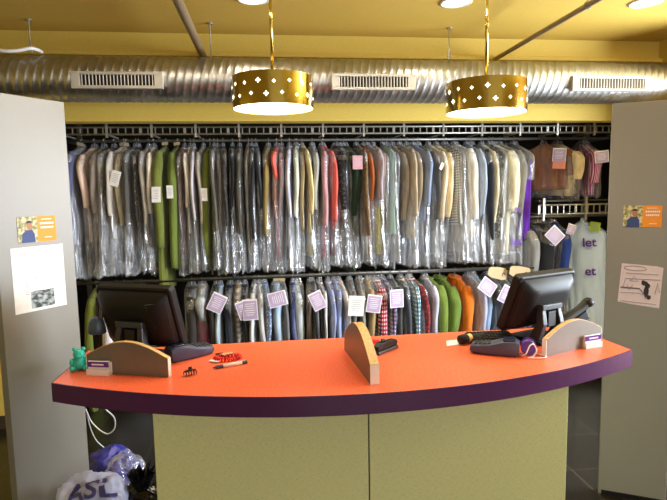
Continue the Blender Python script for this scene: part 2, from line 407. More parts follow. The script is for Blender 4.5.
# frame of a sheet: local x right, z up as the viewer reads it, -y towards the viewer
def card(W, face, rz, s, z, lab):
    p, r = on_wing(W, face, rz, s, z, .0012)
    o = thing('promo_card', lab, 'poster', p, r)
    flat(MB(), -.088, -.056, .088, .056, 0).done('card_sheet', plain('orange_print', (240, 150, 40), .6), o)
    ph = flat(MB(), -.088, -.056, 0.0, .056, -.0006).done('photo_print', None, o)
    t = NT('leafy_photo_print'); b = t.bsdf(None, .6); v = t.n('ShaderNodeTexNoise', i_Scale=60.0, i_Detail=3.0); t.l(t.coords(), v.inputs['Vector'])
    t.l(t.mixc(t.ramp(v.outputs[0], .4, .6), (120, 128, 70), (222, 206, 172)), b.inputs['Base Color']); ph.data.materials.append(t.m)
    MB().face([(-.074+.0, -.0012, -.056), (-.012, -.0012, -.056), (-.014, -.0012, -.02), (-.024, -.0012, -.002), (-.05, -.0012, -.002), (-.068, -.0012, -.016)]).done('shirt_print', plain('blue_print', (52, 72, 130), .6), ph)
    MB().face([(-.036+.0125*cos(k*PI/8), -.0016, .017+.019*sin(k*PI/8)) for k in range(16)]).done('face_print', plain('skin_print', (176, 124, 92), .6), ph)
    MB().face([(-.036+.0128*cos(k*PI/8), -.0018, .029+.01*max(sin(k*PI/8), -.1)) for k in range(16)]).done('hair_print', plain('dark_hair_print', (52, 38, 30), .6), ph)
    ln = MB()
    for zz, a, b_ in ((.042, .02, .068), (.024, .012, .078), (.006, .014, .076), (-.038, .03, .066)):
        k = int((b_-a)/.008)
        for i in range(k): ln.box((a+(i+.5)*(b_-a)/k, -.001, zz), ((b_-a)/k*.72, .0004, .004 if zz in (.042, -.038) else .0085))
    ln.done('printed_lettering', PAPER, o)
card(LW, lf, lrz, .172, 1.558, 'small orange card with photo of man in blue shirt, on the left partition')
card(RW, rf, rrz, .157, 1.544, 'small orange card with photo of man in blue shirt, on the right partition')
p, r = on_wing(LW, lf, lrz, .179, 1.341, .0012)
o = thing('notice_sheet', 'white printed notice sheet with small photo at its bottom, on the left partition', 'notice', p, r)
flat(MB(), -.118, -.142, .121, .142, 0).done('sheet', PAPER, o)
ln = MB(); rnd = random.Random(4)
ln.box((-.055, -.0006, .112), (.034, .0004, .004))
for i in range(17):
    z = .094-i*.0098
    ln.box((-.058, -.0006, z), (.014+.01*rnd.random(), .0004, .0026)); ln.box((-.012, -.0006, z), (.018+.014*rnd.random(), .0004, .0034))
    if i % 3 == 0: ln.box((.055, -.0006, z), (.02*rnd.random()+.008, .0004, .002))
ln.done('printed_text', INKG, o)
t = NT('street_photo_print'); b = t.bsdf(None, .6); v = t.n('ShaderNodeTexNoise', i_Scale=34.0, i_Detail=3.0); t.l(t.coords((1, 1, 1.6)), v.inputs['Vector'])
t.l(t.mixc(t.ramp(v.outputs[0], .42, .6), (46, 58, 54), (176, 184, 190)), b.inputs['Base Color'])
flat(MB(), -.045, -.129, .063, -.054, -.0007).done('photo_print', t.m, o)
p, r = on_wing(RW, rf, rrz, .16, 1.183, .0012)
o = thing('drawing_sheet', 'pale lilac sheet with a child-like ink drawing, on the right partition', 'drawing', p, r); o.rotation_euler = (0, math.radians(2.5), r)
MB().face([(-.098, 0, -.096), (-.03, 0, -.104), (.096, 0, -.113), (.098, 0, .1), (.07, 0, .106), (-.094, 0, .11)]).done('sheet', LILACP, o)
sk = MB()
sk.tube([(-.03+.052*cos(k*PI/12), -.001, .088+.012*sin(k*PI/12)) for k in range(25)], .0012, 4)
for q in ([(-.09, -.045), (.0, -.042), (.02, -.05)], [(-.08, -.02), (-.07, .03), (.09, .035)], [(-.085, -.09), (.08, -.095)], [(-.05, .02), (-.03, .045), (-.01, .02), (-.05, .02)], [(.07, -.04), (.08, .02), (.09, -.03)], [(-.07, .06), (.08, .062)], [(-.06, -.0), (-.05, -.03), (-.035, 0)]):
    sk.tube([(a, -.001, c) for a, c in q], .0012, 4)
sk.box((-.045, -.001, -.018), (.09, .0005, .008))
sk.tube([(.0, -.001, -.02), (.025, -.001, -.05), (.03, -.001, -.07)], .003, 4)
sk.done('ink_lines', plain('faded_ink', (112, 96, 116), .8), o)
bl = MB()
for (x, z, rx, rz_) in ((.02, .012, .016, .012), (.034, .0, .012, .014), (.03, -.03, .012, .03), (.044, -.06, .01, .012), (.012, .022, .008, .006)):
    bl.face([(x+rx*cos(k*PI/8), -.0014, z+rz_*sin(k*PI/8)) for k in range(16)])
bl.done('ink_blots', INKD, o)

# ------------------------------------------------------------------ the counter
CX, CT = .36, 1.0
CN = thing('service_counter', 'curved service counter with speckled orange top, purple edge and green front panels', 'counter', (CX, 2.2, 0))
def front_y(x): return 1.78-2.2+2.4-math.sqrt(2.4**2-x*x)     # local
hw = 1.18; N = 48
arc = [(-hw+2*hw*i/N, front_y(-hw+2*hw*i/N)) for i in range(N+1)]
poly = arc+[(hw-.03, .31), (-hw, .31)]
MB().prism(poly, 'z', CT-.068, CT).done('worktop', ORANGE, CN)
band = MB(); th = .004
out = [(-hw-th, .31)]+[(x*(1+th/hw), y-th) for x, y in arc]+[(hw-.03+th, .31)]
inn = [(-hw, .31)]+arc+[(hw-.03, .31)]
band.loft([[(ax, ay, CT-.072), (ax, ay, CT+.0008), (bx, by, CT+.0008), (bx, by, CT-.072)] for (ax, ay), (bx, by) in zip(out, inn)])
band.done('edge_band', PURPLE, CN)
for s, (xa, xb) in ((-1, (-.795, .003)), (1, (.009, .823))):
    MB().box(((xa+xb)/2, -.225, .48), (xb-xa, .02, .9)).done('front_panel', GREENL, CN, bevel=.002)
for x in (-.783, .811): MB().box((x, -.01, .466), (.024, .40, .93)).done('side_panel', GREENL, CN, bevel=.002)
MB().box((.014, -.01, .466), (.02, .40, .93)).done('centre_support', LAM, CN)
MB().box((.014, -.01, .5), (1.56, .38, .02)).done('inner_shelf', LAM, CN)
MB().box((.014, -.2, .03), (1.56, .03, .06)).done('kick_plate', BLACK, CN)

def arch_board(x0, y0, x1, y1, lab, L=None, hend=.073, hpk=.13, th=.02):
    a = Vector((x0, y0, CT)); b = Vector((x1, y1, CT)); d = b-a; L = d.length
    o = thing('arched_divider', lab, 'divider', a, math.atan2(d.y, d.x))
    n = 28; prof = [(0, 0)]+[(L*i/n, hend+(hpk-hend)*sin(PI*i/n)) for i in range(n+1)]+[(L, 0)]
    pz = [(max(.0, x), z) for x, z in prof]
    MB().prism(pz, 'y', -th/2, th/2).done('board', plain('taupe_laminate', (112, 103, 91), .4, nscale=25, nstr=.03), o)
    ed = MB(); top = prof[1:-1]
    ed.loft([[(x, -th/2, z), (x, th/2, z), (x, th/2, z+.0025), (x, -th/2, z+.0025)] for x, z in top])
    ed.done('edge_strip', WOOD, o)
    en = MB()
    for x in (-.0012, L+.0012): en.box((x, 0, hend/2), (.0024, th, hend))
    en.done('end_strip', plain('pale_end_strip', (236, 230, 218), .45), o)
    return o
arch_board(-.722, 2.2, -.39, 2.085, 'grey arched divider board on the counter in front of the left monitor')
arch_board(1.132, 2.068, 1.468, 2.21, 'grey arched divider board on the counter in front of the right monitor')
arch_board(.372, 1.868, .342, 2.318, 'arched divider board standing across the middle of the counter', hpk=.168, th=.034)

# ------------------------------------------------------------------ monitors (seen from behind)
def monitor(x, y, rz, tilt, lab, vent_side):
    o = thing('monitor', lab, 'monitor', (x, y, CT), rz)      # local -y: back side that faces the customer
    T = Matrix.Translation((0, 0, .185)) @ Matrix.Rotation(tilt, 4, 'X')
    Wd, Hd = .37, .285
    def rr(w, h, y, r=.016, n=4, dz=0):
        pts = []
        for cx, cz, a0 in ((w/2-r, h/2-r, 0), (-w/2+r, h/2-r, PI/2), (-w/2+r, -h/2+r, PI), (w/2-r, -h/2+r, 3*PI/2)):
            for k in range(n+1):
                a = a0+k*PI/2/n; pts.append(T @ Vector((cx+r*cos(a), y, dz+cz+r*sin(a))))
        return pts
    MB().loft([rr(Wd-.01, Hd-.01, .024), rr(Wd, Hd, .02), rr(Wd, Hd, -.012), rr(Wd-.012, Hd-.012, -.018)]).done('screen_frame', BLACK, o)
    MB().loft([rr(Wd-.05, Hd-.05, .0245), rr(Wd-.05, Hd-.05, .0255)]).done('screen', plain('dark_screen', (12, 14, 18), .08), o)
    smooth_angle(MB().loft([rr(Wd-.03, Hd-.03, -.017), rr(Wd-.04, Hd-.05, -.04, .03), rr(Wd-.12, Hd-.11, -.066, .04), rr(Wd-.18, Hd-.15, -.07, .03)]).done('back_housing', BLACK, o), 50)
    v = MB()
    for i in range(17):      # curved row of vent ribs on one side of the housing
        z = Hd/2-.05-i*.0118; xi = .085+.055*(i/16)**1.6; xo = .166
        yi = -.072+.034*max(0, (xi-.105)/.061); yo = -.0405
        v.loft([[T @ Vector((vent_side*xi, yi+.004, z-.0022)), T @ Vector((vent_side*xi, yi, z)), T @ Vector((vent_side*xi, yi+.004, z+.0022))],
                [T @ Vector((vent_side*xo, yo+.004, z-.0022)), T @ Vector((vent_side*xo, yo, z)), T @ Vector((vent_side*xo, yo+.004, z+.0022))]])
    v.done('vent_ribs', GREYD, o)
    v = MB()
    for i in range(26): v.box(T @ Vector((-.12+i*.0096, -.034, Hd/2-.033)), (.0035, .012, .016), T.to_3x3())
    v.done('top_vent_slots', BLACKR, o)
    st = MB()
    for s in (-1, 1):
        st.loft([[(s*.05-.012, -.085, .16), (s*.05+.012, -.085, .16), (s*.05+.012, -.05, .165), (s*.05-.012, -.05, .165)],
                 [(s*.056-.014, -.1, .09), (s*.056+.014, -.1, .09), (s*.056+.014, -.06, .09), (s*.056-.014, -.06, .09)],
                 [(s*.062-.016, -.08, .015), (s*.062+.016, -.08, .015), (s*.062+.016, -.02, .015), (s*.062-.016, -.02, .015)]])
    st.box((0, -.07, .165), (.13, .045, .026))
    st.done('stand_arms', GREYD, o, bevel=.004)
    MB().box((0, -.015, .009), (.2, .19, .018)).done('stand_base', BLACK, o, bevel=.006)
    MB().box((0, -.08, .11), (.05, .02, .07)).done('cable_port', BLACKR, o, bevel=.003)
    return o
monitor(-.545, 2.36, math.radians(-24), math.radians(18), 'black monitor seen from behind at the left end of the counter', 1)
monitor(1.235, 2.34, math.radians(22), math.radians(22), 'black monitor seen from behind at the right end of the counter', -1)

# ------------------------------------------------------------------ small things on the counter
def card_terminal(x, y, rz, lab):
    o = thing('card_terminal', lab, 'card terminal', (x, y, CT), rz)
    m = MB(); rings = []
    for xx, w, z0, z1 in ((-.11, .058, .012, .03), (-.10, .07, .006, .04), (-.03, .078, .002, .046), (.02, .078, .002, .062), (.075, .08, .002, .066), (.09, .07, .01, .058)):
        pts = []
        for cy, cz, a0 in ((w/2-.01, z1-.01, 0), (-w/2+.01, z1-.01, PI/2), (-w/2+.01, z0+.008, PI), (w/2-.01, z0+.008, 3*PI/2)):
            for k in range(4):
                a = a0+k*PI/6; pts.append((xx, cy+.01*cos(a), max(0.0005, cz+.01*sin(a))))
        rings.append(pts)
    smooth_angle(m.loft(rings).done('terminal_body', SLATE, o), 45)
    MB().box((.05, 0, .067), (.05, .062, .006), Matrix.Rotation(-.05, 3, 'Y')).done('display', NAVYP, o, bevel=.002)
    k = MB()
    for i in range(4):
        for j in range(3): k.box((-.085+i*.018, -.02+j*.02, .0435+.0017*i), (.012, .014, .006))
    k.done('keypad', GREYD, o, bevel=.001)
    return o
o = card_terminal(-.352, 2.325, math.radians(215), 'slate blue card terminal on the counter right of the left arched divider')
o = card_terminal(.957, 2.14, math.radians(-27), 'slate blue card terminal by the right monitor and purple tape spool')

# teal frog-like figurine
o = thing('ceramic_figurine', 'small teal glazed ceramic animal figurine at the left tip of the counter', 'figurine', (-.768, 2.235, CT), math.radians(10))
MB().ball((0, 0, .03), (.03, .027, .03), 20).done('body', TEAL, o, smooth=True)
MB().ball((0, -.004, .066), (.023, .022, .02), 20).ball((0, -.024, .06), (.011, .008, .008), 12).done('head', TEAL, o, smooth=True)
for s in (-1, 1):
    MB().ball((s*.016, 0, .085), (.009, .007, .009), 12).done('ear', TEAL, o, smooth=True)
    MB().ball((s*.024, -.018, .012), (.013, .02, .012), 12).done('foot', TEAL, o, smooth=True)
    MB().ball((s*.027, -.012, .036), (.009, .014, .016), 12).done('arm', TEAL, o, smooth=True)

def card_holder(x, y, rz, lab):
    o = thing('card_holder', lab, 'card holder', (x, y, CT), rz)
    MB().prism([(-.018, 0), (.026, 0), (.026, .006), (.012, .05), (.006, .05), (.008, .008), (-.014, .008), (-.014, .026), (-.018, .026)], 'x', -.047, .047).done('stand', WHITEPL, o, bevel=.001)
    k = Matrix.Rotation(.12, 3, 'X')
    MB().box((0, -.003, .032), (.088, .012, .046), k).done('card_stack', PAPER, o)
    MB().box((0, -.0115, .044), (.088, .002, .022), k).done('printed_card', PURP, o)
    MB().box((.0, -.0135, .044), (.05, .0008, .006), k).done('print_line', PAPER, o)
card_holder(-.668, 2.158, math.radians(-15), 'small card holder with purple cards beside the teal figurine')
card_holder(1.398, 2.158, math.radians(14), 'small card holder with purple cards in front of the right arched divider')

# claw clip
o = thing('claw_clip', 'small black claw clip lying on the counter by the left card terminal', 'hair clip', (-.312, 2.085, CT), .5); o.scale = (.75, .75, .7)
for s in (-1, 1):
    m = MB(); m.tube([(-.03, s*.004, .026), (0, s*.006, .031), (.03, s*.004, .026)], .004, 8)
    for i in range(5):
        x = -.026+i*.013
        m.tube([(x, s*.005, .028), (x*1.05, s*.02, .018), (x*1.1, s*.016, .004)], [.0035, .003, .002], 6)
    m.done('comb', BLACK, o, smooth=True)
MB().cyl((-.012, 0, .031), (.012, 0, .031), .005, 10).done('spring', NAVYP, o)
MB().box((0, 0, .041), (.018, .006, .016)).done('thumb_tab', BLACK, o, bevel=.002)

# red coil key strap
o = thing('key_strap', 'red coiled key strap with white tags lying above the pen', 'key strap', (-.18, 2.262, CT), .15)
pts = []
for i in range(150):
    a = 2*PI*i/150*.93+.4; c = 2*PI*i/7.5
    pts.append(((.052+.007*cos(c))*cos(a), (.03+.007*cos(c))*sin(a), .0105+.007*sin(c)))
MB().tube(pts, .0034, 6).done('coil_loop', REDP, o, smooth=True)
MB().box((-.058, -.02, .006), (.044, .022, .003), Matrix.Rotation(-.7, 3, 'Z')).done('tag', WHITEPL, o, bevel=.001)
MB().box((.0, .03, .018), (.05, .022, .003), Matrix.Rotation(.25, 3, 'Z')).done('tag', KRAFT, o, bevel=.001)
MB().box((-.03, .055, .008), (.036, .02, .014), Matrix.Rotation(.2, 3, 'Z')).done('key_fob', BLACK, o, bevel=.004)

o = thing('ballpoint_pen', 'white and blue-grey ballpoint pen lying on the counter below the red strap', 'pen', (-.165, 2.166, CT), math.radians(22))
MB().cyl((-.03, 0, .0075), (.05, 0, .0075), .0075, 14).done('barrel', WHITEPL, o, smooth=True)
MB().cyl((-.055, 0, .0075), (-.03, 0, .0075), .0072, 14).cyl((-.072, 0, .0075), (-.055, 0, .0075), .0015, 12, .0072).done('grip', SLATE, o, smooth=False)
MB().cyl((.05, 0, .0075), (.072, 0, .0075), .0072, 14).done('cap_end', SLATE, o)
MB().box((.045, 0, .0158), (.04, .003, .002)).done('clip', WHITEPL, o)

o = thing('stapler', 'dark grey stapler lying right of the middle divider board', 'stapler', (.5, 2.258, CT), math.radians(42))
MB().box((0, 0, .008), (.15, .034, .016)).done('base', GREYD, o, bevel=.004)
MB().prism([(-.075, .018), (.065, .018), (.075, .03), (.06, .044), (-.05, .05), (-.075, .036)], 'y', -.015, .015).done('handle', BLACK, o, bevel=.004)
MB().box((-.02, 0, .055), (.02, .01, .012)).done('latch', GREYD, o, bevel=.002)
o = thing('staple_remover', 'tiny red plastic staple remover just right of the middle divider', 'staple remover', (.475, 2.385, CT), .4)
MB().prism([(-.022, .002), (.02, .0), (.026, .014), (.0, .02), (-.018, .016)], 'y', -.01, .01).done('jaw_cover', plain('coral_plastic', (230, 60, 70), .4), o, bevel=.003)
MB().box((.024, 0, .008), (.016, .014, .004)).done('jaw', STEEL, o)

o = thing('folded_receipt', 'folded white receipt with a dark red corner beside the right card terminal', 'receipt', (.835, 2.325, CT), math.radians(20))
MB().loft([[(-.06, -.02, .001), (.04, -.045, .001), (.075, .02, .004), (-.01, .045, .001)], [(-.06, -.02, .0018), (.04, -.045, .0018), (.075, .02, .0048), (-.01, .045, .0018)]]).done('sheet', PAPER, o)
MB().prism([(.01, -.02), (.05, -.03), (.07, .01), (.035, .02)], 'z', .005, .007).done('red_flap', plain('dark_red_print', (150, 26, 60), .6), o)
o = thing('barcode_scanner', 'black handheld scanner with pale yellow ring left of the keyboard', 'scanner', (.9, 2.315, CT), math.radians(25))
q_ = MB().lathe([(.012, -.06), (.021, -.055), (.023, -.02), (.017, -.012)], 20).done('scanner_head', BLACK, o, smooth=True)
q_.rotation_euler = (0, PI/2, 0); q_.location = (0, 0, .024)
q_ = MB().lathe([(.017, -.013), (.019, -.012), (.019, .008), (.016, .01)], 20).done('ring', plain('pale_yellow_plastic', (226, 206, 130), .4), o)
q_.rotation_euler = (0, PI/2, 0); q_.location = (0, 0, .024)
q_ = MB().lathe([(.016, .01), (.013, .03), (.012, .1), (.006, .105)], 20).done('handle', BLACKR, o, smooth=True)
q_.rotation_euler = (0, PI/2, 0); q_.location = (0, 0, .024)
o = thing('keyboard', 'black compact keyboard behind the right card terminal, under the monitor', 'keyboard', (1.03, 2.335, CT), math.radians(-2))
MB().prism([(-.05, 0), (.05, 0), (.05, .03), (-.05, .016)], 'x', -.125, .09).done('keyboard_case', BLACK, o, bevel=.004)
k = MB()
for j in range(5):
    for i in range(12): k.box((-.112+i*.0165, -.036+j*.018, .0215+.0025*j), (.013, .014, .007))
k.done('keys', BLACKR, o, bevel=.0015)
o = thing('tape_spool', 'purple tape spool lying between right card terminal and right divider', 'spool', (1.085, 2.115, CT), math.radians(-25))
q_ = MB().lathe([(.012, -.028), (.03, -.028), (.032, -.024), (.024, -.02), (.024, .02), (.032, .024), (.03, .028), (.012, .028)], 28).done('reel', plain('purple_plastic', (92, 62, 170), .3), o, smooth=False)
q_.rotation_euler = (PI/2, 0, 0); q_.location = (0, 0, .0325)
MB().tube([(.0245*cos(k*PI/12), .012*sin(k*.9), .0325+.0245*sin(k*PI/12)) for k in range(60)], .003, 6).done('wound_tape', plain('violet_tape', (120, 92, 190), .4), o, smooth=True)
pts = [(1.0, 2.2, 1.006), (1.03, 2.09, 1.006), (1.04, 2.05, 1.02), (1.055, 2.045, 1.055), (1.075, 2.05, 1.06), (1.09, 2.055, 1.03), (1.075, 2.055, 1.006), (1.05, 2.045, 1.006), (1.09, 2.035, 1.006), (1.13, 2.05, 1.006), (1.1, 2.13, 1.006), (1.14, 2.14, 1.01)]
tag(MB().tube(spline(pts), .0026, 6).done('power_cord', WHITEPL, smooth=True), 'thin white cord looped around the purple tape spool', 'cord')
o = thing('handheld_phone', 'black handset propped behind the right arched divider', 'handset', (1.5, 2.42, CT), math.radians(15))
MB().box((-.02, .0, .02), (.13, .07, .04)).done('cradle', BLACK, o, bevel=.006)
MB().tube(spline([(-.12, 0, .05), (-.06, 0, .078), (.0, 0, .105), (.045, 0, .135), (.06, 0, .142)]), .022, 12).done('handset_body', BLACKR, o, smooth=True)
MB().ball((.052, -.004, .137), (.03, .026, .024), 14).done('earpiece', BLACK, o, smooth=True)
MB().box((-.01, 0, .06), (.1, .05, .05), Matrix.Rotation(-.5, 3, 'Y')).done('receiver_rest', BLACK, o, bevel=.006)

# gooseneck scanner seen beside left monitor
o = thing('gooseneck_scanner', 'grey scanner head on a bent dark gooseneck stand left of the left monitor', 'scanner', (-.745, 2.4, CT), math.radians(-10))
MB().lathe([(.001, 0), (.035, 0), (.035, .01), (.012, .016), (.001, .016)], 24).done('stand_base', BLACK, o, smooth=False)
MB().tube(spline([(0.0, .02, .012), (0, .025, .1), (0.0, .022, .2), (.008, .012, .262), (.026, .004, .258), (.034, -.01, .22), (.03, -.02, .17)]), .0095, 10).done('gooseneck', plain('dark_bronze_plastic', (66, 52, 38), .4), o, smooth=True)
MB().loft([[(.012+w*cos(a)*.9, -.02+w*.7*sin(a), z) for a in [k*PI/12 for k in range(24)]] for z, w in ((.185, .014), (.178, .028), (.16, .036), (.135, .041), (.115, .043), (.11, .038))]).done('scanner_head', plain('blue_grey_plastic', (66, 78, 96), .35), o, smooth=True)
MB().box((.004, -.02, .06), (.02, .018, .1)).done('trigger_grip', BLACK, o, bevel=.004)

# ------------------------------------------------------------------ garment bay: racks
def ladder(o, x0, x1, y, z0, z1, step, big=6):
    m = MB()
    for z in (z0, z1): m.cyl((x0, y, z), (x1, y, z), .0075, 10)
    m.done('ladder_rail', STEEL, o, smooth=True)
    m = MB(); n = int((x1-x0)/step)
    for i in range(n+1):
        x = x0+(x1-x0)*i/n
        m.box((x, y, (z0+z1)/2), (.007 if i % big else .02, .008, z1-z0))
    m.done('ladder_lattice', STEEL, o)
ZU, ZL, RY = 2.135, .985, 4.62
SKY = plain('dark_steel', (52, 50, 48), .5, .5)
def rack(name, lab, x0, x1, z, y, lz0, lz1, posts, zmin, side=-.31):
    o = thing(name, lab, 'clothes rail', ((x0+x1)/2, y, z))
    c = (x0+x1)/2
    MB().cyl((x0-c, 0, 0), (x1-c, 0, 0), .012, 12).done('hanging_rail', STEEL, o, smooth=True)
    ladder(o, x0-c, x1-c, side, lz0-z, lz1-z, .054)
    if side > 0: MB().cyl((x0-c, -.3, lz0-.03-z), (x1-c, -.3, lz0-.03-z), .008, 10).done('front_rail', SKY, o, smooth=True)
    for p in posts:
        MB().box((p-c, side, (lz1+.06)/2+zmin/2-z), (.016, .016, lz1+.06-zmin)).done('upright', STEEL, o)
        MB().box((p-c, side/2, lz0-z), (.012, .31, .012)).done('bracket', STEEL, o)
    MB().box((0, side*.87, lz1+.035-z), (x1-x0, .06, .012)).done('top_channel', SKY, o)
    return o
ups = [-1.5+.655*i for i in range(6)]
rack('clothes_rack', 'long upper steel clothes rail with ladder guard under the yellow wall', -1.58, 3.1, ZU, RY, 2.155, 2.208, [-1.5+.327*i for i in range(15)], 2.13)
rack('clothes_rack', 'long lower steel clothes rail behind the counter', -1.58, 2.25, ZL, RY, 1.05, 1.09, [-1.5+.5*i for i in range(8)], .97, .31)
rack('clothes_rack', 'short middle clothes rail with white ladder guard beside the right partition', 2.28, 3.1, 1.44, RY, 1.475, 1.552, [2.32, 2.7, 3.05], 1.42)
for x, lab in ((-1.57, 'steel rack post at the left end of the clothes rails'), (2.27, 'steel rack post between the long rails and the short right-hand rail'), (3.09, 'steel rack post at the right end behind the partition')):
    o = thing('rack_post', lab, 'post', (x, 4.95, 0), 0, 'posts carrying the clothes rails')
    MB().box((0, 0, 1.15), (.04, .04, 2.3)).done('post_tube', STEEL, o, bevel=.003)
    MB().box((0, 0, .004), (.12, .12, .008)).done('foot_plate', STEEL, o)
    for z in (ZU, ZL) if x < 3 else (ZU, 1.44):
        MB().box((0, -.165, z), (.02, .33, .02)).done('rail_arm', STEEL, o)

# ------------------------------------------------------------------ garments
TAB = ((40, -1.72), (70, -1.493), (150, -.899), (250, -.127), (350, .681), (450, 1.527), (550, 2.414), (607, 2.939), (640, 3.25))
def rail_x(v):
    for (a, xa), (b, xb) in zip(TAB, TAB[1:]):
        if v <= b: return xa+(xb-xa)*(v-a)/(b-a)
def lerp_prof(prof, z):
    for (za, a), (zb, b) in zip(prof, prof[1:]):
        if z >= zb: return a+(b-a)*(z-za)/(zb-za)
    return prof[-1][1]
WOODH = plain('hanger_wood', (150, 112, 70), .5)
def hanger_mesh():
    m = MB()
    hook = [(.0, 0, -.075), (0, 0, -.03)]+[(.0165*cos(a)-.0, 0, .0165*sin(a)) for a in [(-80+k*26)*PI/180 for k in range(10)]]
    hook = [(0, 0, -.08), (0, 0, -.04), (.006, 0, -.02)]+[(.0165*cos(math.radians(-60+k*25)), 0, .0165*sin(math.radians(-60+k*25))) for k in range(11)]
    m.tube(hook, .0032, 6)
    m.tube([(-.2, 0, -.155), (-.1, 0, -.105), (0, 0, -.078), (.1, 0, -.105), (.2, 0, -.155)], .003, 6)
    m.tube([(-.2, 0, -.155), (.2, 0, -.155)], .002, 6)
    o = m.done('hanger', CHROME, None, smooth=True); me = o.data; bpy.data.objects.remove(o); return me
HANG = hanger_mesh()
SH = ((0, .012), (-.05, .03), (-.07, .075), (-.095, .14), (-.125, .19), (-.16, .218), (-.24, .218), (-.45, .205), (-.8, .2), (-1.4, .2))
def se(a, p): c = cos(a); return math.copysign(abs(c)**p, c)
def body_mesh(L, T, seed, flare=0., wide=1., z_top=-.052, bottom_in=0.):
    m = MB(); n = 44; rings = []
    zs = [z_top, z_top-.01, -.08, -.1, -.12, -.14, -.165, -.2]; k = max(8, int((L-.2)/.035)); zs += [-.2-(L-.2)*(i+1)/k for i in range(k)]
    zs = [z for z in zs if z <= z_top+1e-6]
    for z in zs:
        w = lerp_prof(SH, z)*wide*(1+flare*max(0, -z-.25)); r = []
        t = T*min(1, .7+(-z-.07)*4.5)*(1-.14*sin(-z*5+seed))
        for i in range(n):
            a = 2*PI*i/n
            d = noise.noise((cos(a)*5*2+seed*7, sin(a)*4+seed, z*1.3))*.35+.35*sin(i*.86*2+seed*3+z*2.2)
            x = w*se(a, .75)+.012*d; y = t/2*se(a-PI/2, .8)*(1+.5*d)+.006*sin(z*6+seed)
            r.append((x, y, z+.01*d*(1 if z < -L+.03 else 0)))
        rings.append(r)
    m.loft(rings); return m
def sleeve_mesh(s, L, T, seed, wide=1.):
    m = MB(); rings = []; n = 14; k = 16
    for i in range(k+1):
        u = i/k; z = -.112-u*L
        cx = s*(.19+.03*min(1, u*5)+.018*sin(u*3))*wide
        cy = .008*sin(u*5+seed*2)
        rx = (.03+.03*min(1, u*4))*(1-.38*u); ry = T*.46*(1-.3*u)*min(1, .6+u*4)
        r = []
        for j in range(n):
            a = 2*PI*j/n; d = 1+.16*noise.noise((cos(a)*2+seed, sin(a)*2, z*7+seed*3))
            r.append((cx+rx*cos(a)*d, cy+ry*sin(a)*d, z))
        rings.append(r)
    return m.loft(rings)
def bag_mesh(L, T, seed, wide=1., rough=1.):
    m = MB(); n = 52; rings = []
    zs = [-.022, -.04, -.06, -.078, -.095, -.12, -.15, -.18]; k = int((L-.18)/.026); zs += [-.18-(L-.18)*(i+1)/k for i in range(k)]
    for z in zs:
        w = (max(.012, lerp_prof(SH, z+.008)*1.06)+.034*min(1, max(0, (-z-.07)*12)))*wide; low = max(0, (-z-.3)/max(.3, L-.3))
        t = T*min(1, .45+(-z-.02)*10)*(1+.5*low*low)
        r = []
        for i in range(n):
            a = 2*PI*i/n
            vx = noise.noise((cos(a)*6+seed*5, sin(a)*4.5, z*2.1+seed)); vy = noise.noise((cos(a)*15+seed, sin(a)*9, z*7+seed*2))
            am = rough*(.75+1.0*low)
            x = w*se(a, .7)+am*(.011*vx+.008*vy); y = t/2*se(a-PI/2, .8)*(1+.5*vx*am*.7)+.007*vy*am
            r.append((x, y, z+(.03*vx if z <= -L+.001 else 0)))
        rings.append(r)
    return m.loft(rings, caps=False)
def invoice(o, x, y, z, rz, roll, w=.105, h=.135, mat=None, tilt=0):
    e = MB().box((0, 0, 0), (w, .0015, h)).done('invoice_tag', mat or PAPER, o)
    e.location = (x, y, z); e.rotation_euler = (tilt, roll, rz)
    MB().box((0, -.0012, -.003), (w*.9, .0006, h*.88)).done('tag_print', LILAC if mat is None else INK, e) if mat is None or mat is LILAC else None
    ln = MB()
    for i in range(6): ln.box((-.003*(i % 2), -.002, h*.28-i*h*.105), (w*.66*(1-.12*(i % 3)), .0005, h*.028))
    ln.done('printed_text', PAPER if mat is None else INKG, e)
    return e

